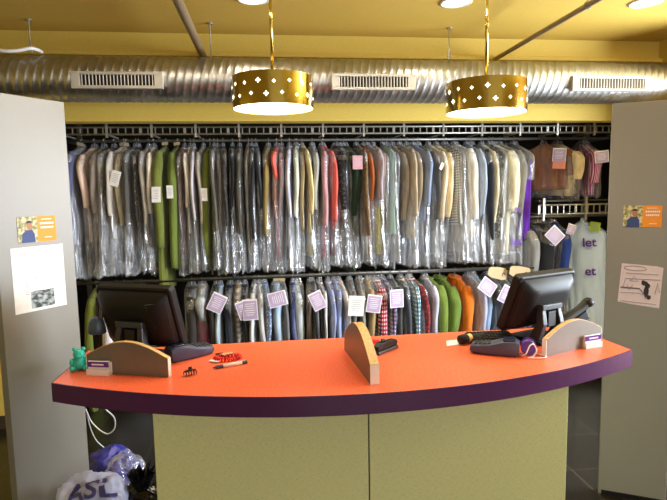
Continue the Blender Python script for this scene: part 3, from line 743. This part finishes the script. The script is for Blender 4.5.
LEN = {'jacket': (.70, .58), 'shirt': (.66, .52), 'coat': (.95, .62), 'robe': (1.1, .8), 'dress': (.92, 0), 'top': (.5, .2), 'vest': (.45, 0), 'tunic': (.42, .3)}
CATS = {'jacket': 'jacket', 'shirt': 'shirt', 'coat': 'coat', 'robe': 'robe', 'dress': 'dress', 'top': 'top', 'vest': 'vest', 'tunic': 'top', 'trousers': 'trousers'}
def rnd_(q): return random.Random(round(q*1000)).random()*2-1
def garment(x, zr, kind, rgb, label, T, seed, group, bag=1.07, lower=None, pat='plain', c2=None, L=None, wide=1., tagd=None, collar=None, film_mat=None, num=False, lowpat='plain', lowc2=None, yaw=0, low_t=.55):
    a1, a2, a3, a4 = (rnd_(seed+.11*k) for k in range(4))
    o = thing('hanging_'+('blouse' if kind == 'top' else kind), label, CATS[kind], (x-(.24*sin(yaw+a1*.15) if yaw < .5 else 0), RY, zr), PI/2+yaw+a1*.15, group)
    o.rotation_euler = (.025*a4, .085*rnd_(seed+.9), PI/2+yaw+a1*.15)
    h = bpy.data.objects.new('hanger', HANG); COL.objects.link(h); h.parent = o
    bl, sl = LEN[kind]; bl = L or bl*(1+.2*a2); sl *= 1+.24*a3
    if bag: bag *= 1+.025*a4
    mat = cloth(rgb, pat, c2)
    tb = T*(.62 if sl else .82)
    body_mesh(bl, tb, seed, wide=wide).done('garment_body', mat, o, smooth=True)
    if sl:
        for s in (-1, 1): sleeve_mesh(s, min(sl, bl-.08), T*.86, seed+s, wide).done('sleeve', mat, o, smooth=True)
    if collar is not None or kind in ('shirt', 'jacket', 'coat'):
        cm = cloth(collar, 'plain') if collar is not None else mat
        MB().tube([(.062*cos(k*PI/8), T*.36*sin(k*PI/8), -.058-.012*abs(sin(k*PI/16))) for k in range(17)], .011, 8).done('collar', cm, o, smooth=True)
    if lower:
        lo = body_mesh((min(.98, bag-.08) if bag > .6 else .88) if bag else bl+.28, T*low_t, seed+5, wide=.86*wide if low_t < 1 else wide, z_top=-.2).done('trousers' if kind in ('jacket', 'shirt') else 'skirt', cloth(lower, lowpat, lowc2), o, smooth=True)
    if bag:
        bag_mesh(bag, T*1.12, seed, wide).done('plastic_cover', film_mat or FILM, o, smooth=True, fix=False)
    if num:
        nt = MB().box((0, 0, 0), (.05, .003, .026), Matrix.Rotation(rnd_(seed)*.3, 3, 'Y')).done('number_tag', KRAFT, o); nt.rotation_euler = (0, 0, -PI/2); nt.location = (-.03, 0, -.028)
    if tagd:
        for d in (tagd if isinstance(tagd, list) else [tagd]):
            u, z, roll, w, hh, mt = d
            e = invoice(o, -.31*wide-u, 0, z, -PI/2, roll, w, hh, mt)
    return o

GU = 'cleaned clothes on the long upper rail'
UP = [ # position, kind, colour, label, options
 (72, 'jacket', (84, 88, 122), 'navy jacket in clear film, first on the upper rail beside the left partition', dict(num=True, collar=(150, 146, 138))),
 (83, 'shirt', (226, 198, 182), 'pale pink-beige shirt in film, second from the left on the upper rail', dict(lower=(110, 112, 118))),
 (94, 'jacket', (142, 130, 122), 'taupe jacket in film next to the pink-beige shirt, upper rail', dict(L=.9)),
 (103, 'dress', (66, 62, 62), 'charcoal dress in film between taupe jacket and light grey shirt, upper rail', dict(pat='print', c2=(150, 148, 146))),
 (111, 'shirt', (200, 192, 184), 'light grey shirt in film with tan number tag, upper rail left part', dict(lower=(60, 62, 72), num=True)),
 (119, 'shirt', (214, 206, 180), 'cream shirt with a folded white paper at its shoulder, upper rail left part', dict(lower=(120, 150, 178), num=True, tagd=(0, -.3, .3, .07, .12, PAPER))),
 (128, 'jacket', (84, 80, 76), 'dark grey suit jacket in film right of the cream shirt, upper rail', dict(lower=(60, 58, 56))),
 (136, 'coat', (62, 56, 50), 'dark brown coat in film, third garment left of the long green robes', dict(pat='print', c2=(110, 104, 96))),
 (143, 'jacket', (140, 130, 116), 'beige-grey jacket in film, second garment left of the green robes', dict(lower=(70, 68, 66))),
 (150, 'shirt', (236, 222, 206), 'off-white shirt in film touching the first long green robe', dict(lower=(150, 172, 192))),
 (160, 'robe', (106, 114, 48), 'long olive green robe without film, leftmost of the three on the upper rail', dict(bag=0, T=.105, num=True, tagd=(-.02, -.46, 0, .07, .12, PAPER))),
 (172, 'robe', (100, 114, 46), 'long olive green robe without film, middle one of the three green robes', dict(bag=0, T=.09, num=True, tagd=(-.02, -.42, 0, .05, .1, PAPER))),
 (180, 'dress', (128, 40, 56), 'maroon dress in film just right of the second green robe', dict(collar=(210, 200, 186))),
 (186, 'shirt', (236, 226, 212), 'white blouse in film beside the maroon dress, upper rail', dict(lower=(170, 170, 178))),
 (193, 'shirt', (196, 188, 196), 'lilac-grey shirt in film, second garment left of the third green robe', dict(lower=(180, 180, 190))),
 (199, 'jacket', (160, 150, 136), 'stone grey jacket in film just left of the third green robe', dict(lower=(160, 160, 168))),
 (206, 'robe', (102, 112, 44), 'long olive green robe, rightmost of the three on the upper rail', dict(bag=0, T=.085, tagd=(-.02, -.44, 0, .05, .1, PAPER))),
 (213, 'coat', (92, 88, 78), 'dark grey coat in film just right of the third green robe', {}),
 (219, 'jacket', (148, 142, 138), 'mid grey jacket in film, second garment right of the third green robe', dict(lower=(130, 130, 134))),
 (226, 'coat', (52, 50, 50), 'charcoal coat in shiny film, left of the black coats near the middle', dict(pat='print', c2=(84, 82, 82))),
 (233, 'coat', (24, 24, 28), 'black coat in shiny film, second garment left of the narrow ivory dress', {}),
 (240, 'jacket', (70, 66, 58), 'dark olive-grey jacket in film touching the narrow ivory dress', dict(lower=(40, 40, 44))),
 (247, 'dress', (222, 212, 190), 'narrow ivory dress in film under the left pendant lamp', {}),
 (253, 'coat', (34, 34, 42), 'black coat in film just right of the narrow ivory dress', {}),
 (259, 'jacket', (60, 66, 74), 'blue-black jacket in film, between ivory dress and olive-gold jacket', dict(lower=(40, 46, 60))),
 (266, 'jacket', (136, 116, 66), 'olive-gold jacket in film just left of the coral top', dict(lower=(84, 84, 74))),
 (275, 'top', (240, 108, 96), 'coral red top over pink skirt in film, below the left pendant lamp', dict(lower=(206, 110, 140), L=.62)),
 (282, 'shirt', (206, 200, 224), 'pale lavender shirt in film just right of the coral red top', dict(lower=(186, 190, 206))),
 (289, 'shirt', (190, 192, 214), 'lavender-blue shirt in film, second garment right of the coral red top', dict(lower=(176, 184, 204))),
 (297, 'shirt', (206, 208, 190), 'pale sage shirt in film left of the cream yellow blouse', dict(lower=(50, 50, 56))),
 (303, 'jacket', (176, 156, 120), 'tan jacket in film touching the cream yellow blouse', dict(lower=(150, 146, 130))),
 (309, 'shirt', (240, 220, 164), 'cream yellow blouse over yellow floral skirt in film', dict(lower=(206, 196, 120), lowpat='print', lowc2=(170, 170, 190))),
 (316, 'shirt', (178, 180, 180), 'pale grey shirt in film just right of the cream yellow blouse', dict(lower=(150, 166, 186))),
 (326, 'shirt', (196, 148, 158), 'mauve pink shirt in film touching the coral red blouse, mid upper rail', dict(lower=(150, 120, 150), lowpat='stripe', lowc2=(190, 70, 100))),
 (333, 'shirt', (230, 104, 96), 'coral red blouse in film just left of the shiny black coat', dict(lower=(120, 60, 70))),
 (342, 'coat', (26, 25, 26), 'shiny black leather-look coat in film near the middle of the upper rail', dict(T=.12, pat='print', c2=(70, 68, 70))),
 (355, 'coat', (32, 52, 36), 'dark green coat with a dusty pink tag at its collar', dict(T=.1, tagd=(.0, -.2, 0, .085, .11, plain('dusty_pink_paper', (190, 140, 148), .8)))),
 (364, 'jacket', (116, 92, 64), 'brown camouflage-print jacket in film beside the dark green coat', dict(pat='print', c2=(70, 66, 50), lower=(150, 150, 150))),
 (371, 'shirt', (176, 92, 38), 'rust orange shirt in film, mid upper rail', dict(lower=(230, 120, 30))),
 (379, 'shirt', (180, 166, 176), 'grey-lilac blouse over olive yellow print skirt in film', dict(lower=(176, 166, 50), lowpat='print', lowc2=(216, 210, 140))),
 (387, 'dress', (236, 206, 186), 'peach dress in film left of the pale mint dress', {}),
 (393, 'dress', (182, 220, 208), 'pale mint dress in film beside the peach dress', {}),
 (399, 'jacket', (116, 118, 122), 'slate grey jacket in film just right of the pale mint dress', dict(lower=(100, 104, 112))),
 (406, 'jacket', (172, 156, 136), 'sand beige jacket in film, second garment right of the mint dress', dict(lower=(120, 120, 124))),
 (413, 'shirt', (190, 174, 152), 'beige shirt in film, third garment right of the mint dress', dict(L=.85)),
 (420, 'jacket', (150, 134, 112), 'camel grey jacket in film just left of the denim blue shirt', dict(lower=(110, 106, 104))),
 (429, 'shirt', (140, 154, 184), 'denim blue shirt in film, upper rail below the right pendant', dict(lower=(130, 134, 144))),
 (437, 'jacket', (88, 88, 88), 'charcoal jacket with small white label, left of the cream shirt under the right pendant', dict(lower=(90, 92, 96), tagd=(-.01, -.24, .5, .03, .06, PAPER))),
 (445, 'shirt', (232, 216, 190), 'cream shirt in film, left one of two below the right pendant', dict(lower=(196, 192, 186))),
 (453, 'shirt', (238, 216, 172), 'warm ivory shirt in film touching the black and white checked dress', dict(lower=(180, 176, 170))),
 (461, 'dress', (30, 30, 34), 'black and white checked dress in film, upper rail', dict(pat='check', c2=(225, 225, 222), lower=None)),
 (472, 'shirt', (238, 236, 228), 'white shirt in film just right of the checked dress', dict(lower=(214, 214, 218), T=.1, L=.9)),
 (481, 'shirt', (172, 186, 210), 'light blue shirt in film right of the white shirt, upper rail', dict(lower=(150, 156, 168))),
 (488, 'coat', (40, 44, 54), 'dark navy coat in shiny film, right part of the upper rail', {}),
 (496, 'shirt', (230, 218, 188), 'ivory shirt in film just right of the dark navy coat', dict(L=.8)),
 (504, 'dress', (44, 42, 42), 'black dress with pale print in film, left of the lettered bag', dict(pat='print', c2=(206, 204, 196))),
 (513, 'shirt', (236, 230, 200), 'cream garment in film bag with purple letters, right part of the upper rail', dict(L=1.0, T=.14, wide=1.1)),
 (522, 'jacket', (150, 148, 144), 'grey jacket in film, last but one on the long upper rail', dict(lower=(130, 132, 140))),
 (530, 'vest', (112, 110, 108), 'grey vest over a bright purple skirt, last on the long upper rail', dict(bag=.36, L=.33, T=.1, lower=(104, 44, 180), low_t=1.35)),
]
GL = 'cleaned clothes on the lower rail behind the counter'
LT = LILAC
def tg(z=-.16, roll=0., w=.12, h=.15, u=.02, mat=None): return (u, z, roll, w, h, mat)
LOW = [
 (82, 'robe', (112, 122, 48), 'long green robe on the lower rail, half hidden behind the left partition', dict(bag=0, T=.11)),
 (100, 'shirt', (234, 222, 226), 'pinkish white shirt on the lower rail, left of the left monitor', dict(bag=.8, T=.13)),
 (114, 'jacket', (110, 110, 112), 'grey jacket on the lower rail just behind the left edge of the left monitor', {}),
 (128, 'jacket', (84, 78, 70), 'brown-grey jacket on the lower rail mostly hidden behind the left monitor', {}),
 (184, 'coat', (52, 46, 44), 'dark coat on the lower rail just right of the left monitor', {}),
 (195, 'shirt', (206, 214, 226), 'pale blue shirt with bright magenta skirt on the lower rail', dict(lower=(206, 30, 132), low_t=1.05, T=.1, L=.27, collar=(190, 160, 110))),
 (206, 'coat', (60, 64, 66), 'dark grey coat on the lower rail right of the magenta skirt', {}),
 (214, 'shirt', (170, 186, 204), 'blue-grey shirt with large lilac invoice on the lower rail, left part', dict(tagd=tg(-.16, .45))),
 (222, 'coat', (36, 38, 50), 'dark navy coat on the lower rail, between lilac invoice and striped scarf dress', {}),
 (233, 'dress', (226, 206, 180), 'tan and white striped dress on the lower rail', dict(pat='stripe', c2=(150, 120, 92))),
 (241, 'coat', (40, 44, 56), 'dark coat with mauve invoice right of the striped dress', dict(tagd=tg(-.2, -.3))),
 (248, 'shirt', (220, 222, 228), 'narrow white shirt with lilac invoice, left of the blue patterned shirts', dict(tagd=tg(-.22, -.05, .12, .17))),
 (257, 'shirt', (196, 194, 196), 'pale grey shirt on the lower rail, left of the blue speckled shirt', {}),
 (265, 'shirt', (120, 142, 184), 'blue speckled shirt on the lower rail', dict(pat='dots', c2=(226, 232, 240))),
 (274, 'shirt', (176, 200, 230), 'light blue shirt with lilac invoice lying sideways across it', dict(T=.1, tagd=tg(-.14, 1.35), num=True)),
 (283, 'jacket', (116, 116, 122), 'grey jacket with tan hanger tag, left of the navy dotted shirt', dict(num=True)),
 (289, 'shirt', (54, 66, 118), 'navy shirt with tiny dots on the lower rail', dict(pat='dots', c2=(90, 104, 156))),
 (297, 'shirt', (206, 216, 224), 'pale ice blue shirt on the lower rail right of the navy dotted shirt', dict(T=.1, collar=(176, 164, 140))),
 (306, 'jacket', (120, 106, 98), 'taupe brown jacket on the lower rail, left of the pink-white tag', {}),
 (313, 'jacket', (64, 64, 70), 'dark grey jacket with tilted pink-white invoice on the lower rail', dict(tagd=tg(-.18, -.4, .11, .15))),
 (319, 'coat', (32, 32, 36), 'black coat on the lower rail left of the two periwinkle shirts', {}),
 (324, 'shirt', (226, 224, 226), 'thin white shirt squeezed left of the periwinkle shirts', {}),
 (331, 'shirt', (158, 172, 226), 'periwinkle blue shirt, left one of a pair on the lower rail', dict(collar=(220, 200, 190))),
 (338, 'shirt', (150, 166, 216), 'periwinkle blue shirt, right one of a pair on the lower rail', {}),
 (346, 'shirt', (224, 216, 206), 'cream white shirt on the lower rail behind the middle divider', dict(collar=(226, 190, 170))),
 (353, 'jacket', (120, 116, 112), 'grey jacket with white sheet on it, behind the middle divider', dict(tagd=tg(-.2, .08, .13, .17, .03, PAPER))),
 (362, 'jacket', (150, 144, 130), 'stone coloured jacket on the lower rail right of the white sheet', {}),
 (371, 'jacket', (176, 152, 112), 'tan jacket with lilac invoice, left of the red plaid shirt', dict(tagd=tg(-.2, .15))),
 (382, 'shirt', (196, 52, 66), 'red plaid shirt on the lower rail', dict(pat='plaid', c2=(226, 196, 200), T=.12, collar=(220, 214, 206))),
 (391, 'shirt', (136, 120, 176), 'purple plaid shirt with lilac invoice right of the red plaid shirt', dict(pat='plaid', c2=(196, 190, 214), tagd=tg(-.19, 0))),
 (399, 'jacket', (74, 74, 78), 'dark grey jacket on the lower rail, second left of the teal plaid shirt', {}),
 (407, 'jacket', (72, 78, 92), 'slate jacket on the lower rail touching the teal plaid shirt', dict(collar=(224, 206, 170))),
 (416, 'shirt', (110, 160, 184), 'teal plaid shirt on the lower rail', dict(pat='plaid', c2=(196, 220, 230), collar=(230, 200, 196))),
 (425, 'shirt', (110, 50, 56), 'dark shirt with red print on the lower rail', dict(pat='print', c2=(200, 60, 66), collar=(230, 210, 205))),
 (434, 'shirt', (190, 190, 218), 'pale lavender shirt on the lower rail touching the green jackets', dict(collar=(226, 214, 210))),
 (444, 'jacket', (112, 134, 56), 'bright green jacket without film, left one of two', dict(bag=0, T=.12, tagd=(-.02, -.58, 0, .05, .09, PAPER))),
 (457, 'jacket', (108, 134, 58), 'bright green jacket without film, right one of two', dict(bag=0, T=.14)),
 (471, 'jacket', (232, 122, 32), 'bright orange jacket without film on the lower rail', dict(bag=0, T=.13, tagd=(-.02, -.58, 0, .05, .09, PAPER))),
 (482, 'shirt', (188, 186, 214), 'pale lilac shirt with tilted invoice beside the orange jacket', dict(tagd=tg(-.12, -.9, .12, .15))),
 (491, 'shirt', (150, 178, 214), 'light blue shirt below a beige card hanger cover, lower rail', dict(cape=True)),
 (502, 'jacket', (96, 96, 104), 'grey jacket with lilac invoice left of the right monitor', dict(tagd=tg(-.17, .5))),
 (514, 'jacket', (70, 56, 50), 'dark brown jacket below a beige card hanger cover above the right monitor', dict(cape=True)),
 (527, 'jacket', (90, 92, 98), 'grey jacket at the right end of the lower rail', {}),
]
GR1 = 'short garments above the right ladder rail'
GR2 = 'bagged garments on the short right rail'
RIGHT = [
 (556, ZU, 'tunic', (140, 84, 30), 'brown fur-like jacket in film hanging at the right above the short rail', GR1, dict(bag=.5, T=.17, wide=.95, L=.46, yaw=.95, film_mat=FILMT)),
 (580, ZU, 'tunic', (230, 210, 166), 'cream blouse in film between brown jacket and magenta garment', GR1, dict(bag=.54, film_mat=FILMT, T=.15, L=.5, yaw=.4)),
 (595, ZU, 'tunic', (168, 44, 118), 'magenta garment in film with lilac tag beside the right partition', GR1, dict(bag=.52, film_mat=FILMT, T=.14, L=.5, pat='pin', c2=(220, 190, 214), tagd=(.02, -.17, -.1, .12, .1, None))),
 (535, 1.44, 'shirt', (150, 152, 156), 'grey bagged shirt at the left end of the short right rail', GR2, dict(bag=.75, T=.12)),
 (551, 1.44, 'coat', (34, 36, 42), 'black coat in shiny film with tilted lilac tag on the short right rail', GR2, dict(bag=.85, T=.18, tagd=(.03, -.12, .75, .14, .12, None))),
 (567, 1.44, 'coat', (44, 70, 160), 'blue coat in film on the short right rail', GR2, dict(bag=1.25, T=.11, tagd=(.0, -.1, .3, .07, .09, None))),
 (599, 1.44, 'dress', (206, 222, 240), 'milky blue garment bag with purple letters and a green tag beside the right partition', GR2, dict(bag=1.28, T=.13, L=1.2, wide=.72, yaw=.85, film_mat=FILMW)),
]
def thick(lst, i):
    xs = [rail_x(r[0]) for r in lst]
    gl = xs[i]-xs[i-1] if i else .09
    gr = xs[i+1]-xs[i] if i < len(xs)-1 else .09
    return max(.04, min(.1, (gl+gr)/2*.93))
bags = {}
for lst, zr, grp, bagL in ((UP, ZU, GU, 1.07), (LOW, ZL, GL, .86)):
    for i, (px, kind, rgb, lab, op) in enumerate(lst):
        op = dict(op); T = op.pop('T', None) or thick(lst, i); cape = op.pop('cape', False)
        op.setdefault('bag', bagL)
        op.setdefault('yaw', .2*max(0, min(1, (px-300)/140)) if zr == ZL else .3*max(0, min(1, (px-260)/200))-.2*max(0, min(1, (190-px)/110)))
        if zr == ZL and op.get('lower'): op['lower'] = op['lower']
        if kind in ('coat', 'dress') and zr == ZL: op.setdefault('L', .72)
        o = garment(rail_x(px), zr, kind, rgb, lab, T, i*1.37+(0 if zr == ZU else 60), grp, **op)
        bags[px, zr] = o
        if cape:
            cc = MB().prism([(-.1, .03), (-.085, .048), (.0, .05), (.085, .042), (.1, .02), (.1, -.05), (.06, -.058), (-.06, -.04), (-.1, -.02)], 'y', -.002, .002).done('card_cover', KRAFT, o)
            cc.location = (-.335, .0, .035); cc.rotation_euler = (0, .12, -PI/2)
            MB().tube([(.06+.012*cos(k*.6), -.0035, -.012+.016*sin(k*.6)) for k in range(8)], .003, 5).done('cover_mark', INKD, cc)
for i, (px, zr, kind, rgb, lab, grp, op) in enumerate(RIGHT):
    op = dict(op); T = op.pop('T')
    bags[px, zr] = garment(rail_x(px), zr, kind, rgb, lab, T, 90+i*2.1, grp, **op)
# words printed on garment bags
o = bags[556, ZU]
invoice(o, -.15, .125, -.17, PI, .12, .11, .115, None)
invoice(o, -.145, .128, -.255, PI, .12, .105, .065, plain('salmon_paper', (240, 150, 124), .8))
o = bags[513, ZU]
for z, tx, sz, dx in ((-.875, 'ket', .1, .035), (-.6, 'et', .085, .04)):
    lettering(tx, sz, PURP, o, (-.345, dx, z), (PI/2, 0, -PI/2))
o = bags[599, 1.44]
for z, tx, dx in ((-.24, 'let', .0), (-.5, 'et', .0)):
    lettering(tx, .11, PURP, o, (-.05, .105, z), (PI/2, 0, PI))
e = invoice(o, -.1, .1, -.1, PI, .2, .085, .085, plain('lime_paper', (170, 196, 60), .8))

# ------------------------------------------------------------------ bags and cord on the floor at left
def sack(name, lab, cat, c, d, mat, seed, tie=True, rot=0.):
    o = thing(name, lab, cat, (c[0], c[1], 0), rot)
    bm = MB(); bmesh.ops.create_icosphere(bm.bm, subdivisions=5, radius=1)
    for v in bm.bm.verts:
        p = v.co.normalized()
        n1 = noise.noise(p*1.7+Vector((seed, 0, 0))); n2 = 1-abs(noise.noise(p*3.3+Vector((0, seed, 0))))*2; n3 = 1-abs(noise.noise(p*8+Vector((0, 0, seed))))*2
        r = 1+.22*n1+.09*n2+.045*n3
        q = p*r; q.x *= d[0]; q.y *= d[1]; q.z = max(-.98, q.z)*d[2]
        if q.z < 0: q.x *= 1.04; q.y *= 1.04
        v.co = (q.x, q.y, max(0.002, q.z+d[2]*.93))
    bm.done('bag_body', mat, o, smooth=True)
    if tie:
        m = MB(); k = 24; rings = []
        for i in range(7):
            u = i/6; w = (.02+.06*u)*(.5+d[0]); rings.append([(w*cos(2*PI*j/k)*(1+.35*sin(j*2.3+seed)), w*sin(2*PI*j/k)*(1+.35*cos(j*1.7+seed)), d[2]*1.85+.1*u+.02*sin(j*1.9)) for j in range(k)])
        m.loft(rings, caps=False).done('gathered_neck', mat, o, smooth=True, fix=False)
    return o
w = sack('white_bag', 'white translucent plastic bag with lilac letters on the floor by the left partition', 'plastic bag', (-.82, 2.4), (.16, .15, .235), BAGW, 2.2, False)
from mathutils.bvhtree import BVHTree
body = [c for c in w.children if c.name.startswith('bag_body')][0]
bv = BVHTree.FromPolygons([v.co for v in body.data.vertices], [p.vertices for p in body.data.polygons])
lt = lettering('ASL', .12, plain('lilac_print', (124, 118, 190), .6), w, (0, 0, 0), (0, 0, 0))
dn = Vector((0, .8, -.6)); ux = Vector((.97, 0, .2)).normalized(); uy = ux.cross(-dn)*-1
uy = (-dn).cross(ux)
tb_ = bmesh.new(); tb_.from_mesh(lt.data); bmesh.ops.triangulate(tb_, faces=tb_.faces); bmesh.ops.subdivide_edges(tb_, edges=tb_.edges, cuts=3, use_grid_fill=True); tb_.to_mesh(lt.data); tb_.free()
for v in lt.data.vertices:      # wrap the print onto the bag
    p = Vector((.035, 0, .3))+ux*v.co.x+uy*(v.co.y+.06)-dn*.6
    h = bv.ray_cast(p, dn)
    v.co = (h[0]-dn*.007) if h[0] else Vector((.035, 0, .3))
sack('black_bag', 'black shiny bin bag on the floor beside the green counter panel', 'bin bag', (-.62, 2.5), (.15, .13, .17), BAGB, 5.1)
sack('blue_bag', 'blue plastic bag on the floor behind the white bag', 'plastic bag', (-.9, 3.02), (.15, .12, .145), BAGBL, 8.4, False)
sack('clear_bag', 'clear crumpled plastic bag lying behind the black bag', 'plastic bag', (-.8, 2.9), (.1, .09, .16), FILM, 11.3, False)
pts = spline([(-.92, 3.4, .02), (-1.0, 3.1, .3), (-.965, 2.85, .589), (-.944, 2.85, .528), (-.901, 2.84, .481), (-.857, 2.83, .461), (-.82, 2.82, .492), (-.812, 2.8, .557), (-.84, 2.75, .63), (-.87, 2.65, .75), (-.76, 2.49, .93)])
tag(MB().tube(pts, .0035, 8).done('looped_cord', WHITEPL, smooth=True), 'pale cord hanging in a loop under the left end of the counter', 'cord')

# ------------------------------------------------------------------ daylight and world
def area(name, loc, rot, sx, sy, e, col):
    l = bpy.data.lights.new(name, 'AREA'); l.shape = 'RECTANGLE'; l.size = sx; l.size_y = sy; l.energy = e; l.color = col
    o = bpy.data.objects.new(name, l); COL.objects.link(o); o.location = loc; o.rotation_euler = rot; return o
area('right_window_daylight', (XR-.01, (oy0+oy1)/2, (oz0+oz1)/2), (0, PI/2, 0), oz1-oz0, oy1-oy0, 440, (.8, .9, 1))
area('shopfront_daylight', ((fx0+fx1)/2, YF+.01, 1.4), (PI/2, 0, 0), fx1-fx0, 2.2, 80, (.9, .95, 1))
W = bpy.data.worlds.new('sky'); S.world = W; W.use_nodes = True
bg = W.node_tree.nodes['Background']; bg.inputs[0].default_value = (.8, .9, 1, 1); bg.inputs[1].default_value = .25

S.view_settings.view_transform = 'Standard'; S.view_settings.look = 'None'; S.view_settings.gamma = 1; S.view_settings.use_curve_mapping = False
S.view_settings.exposure = 0.0
S.cycles.max_bounces = 8; S.cycles.transparent_max_bounces = 24; S.cycles.diffuse_bounces = 4; S.cycles.sample_clamp_indirect = 6
S.cycles.use_denoising = True
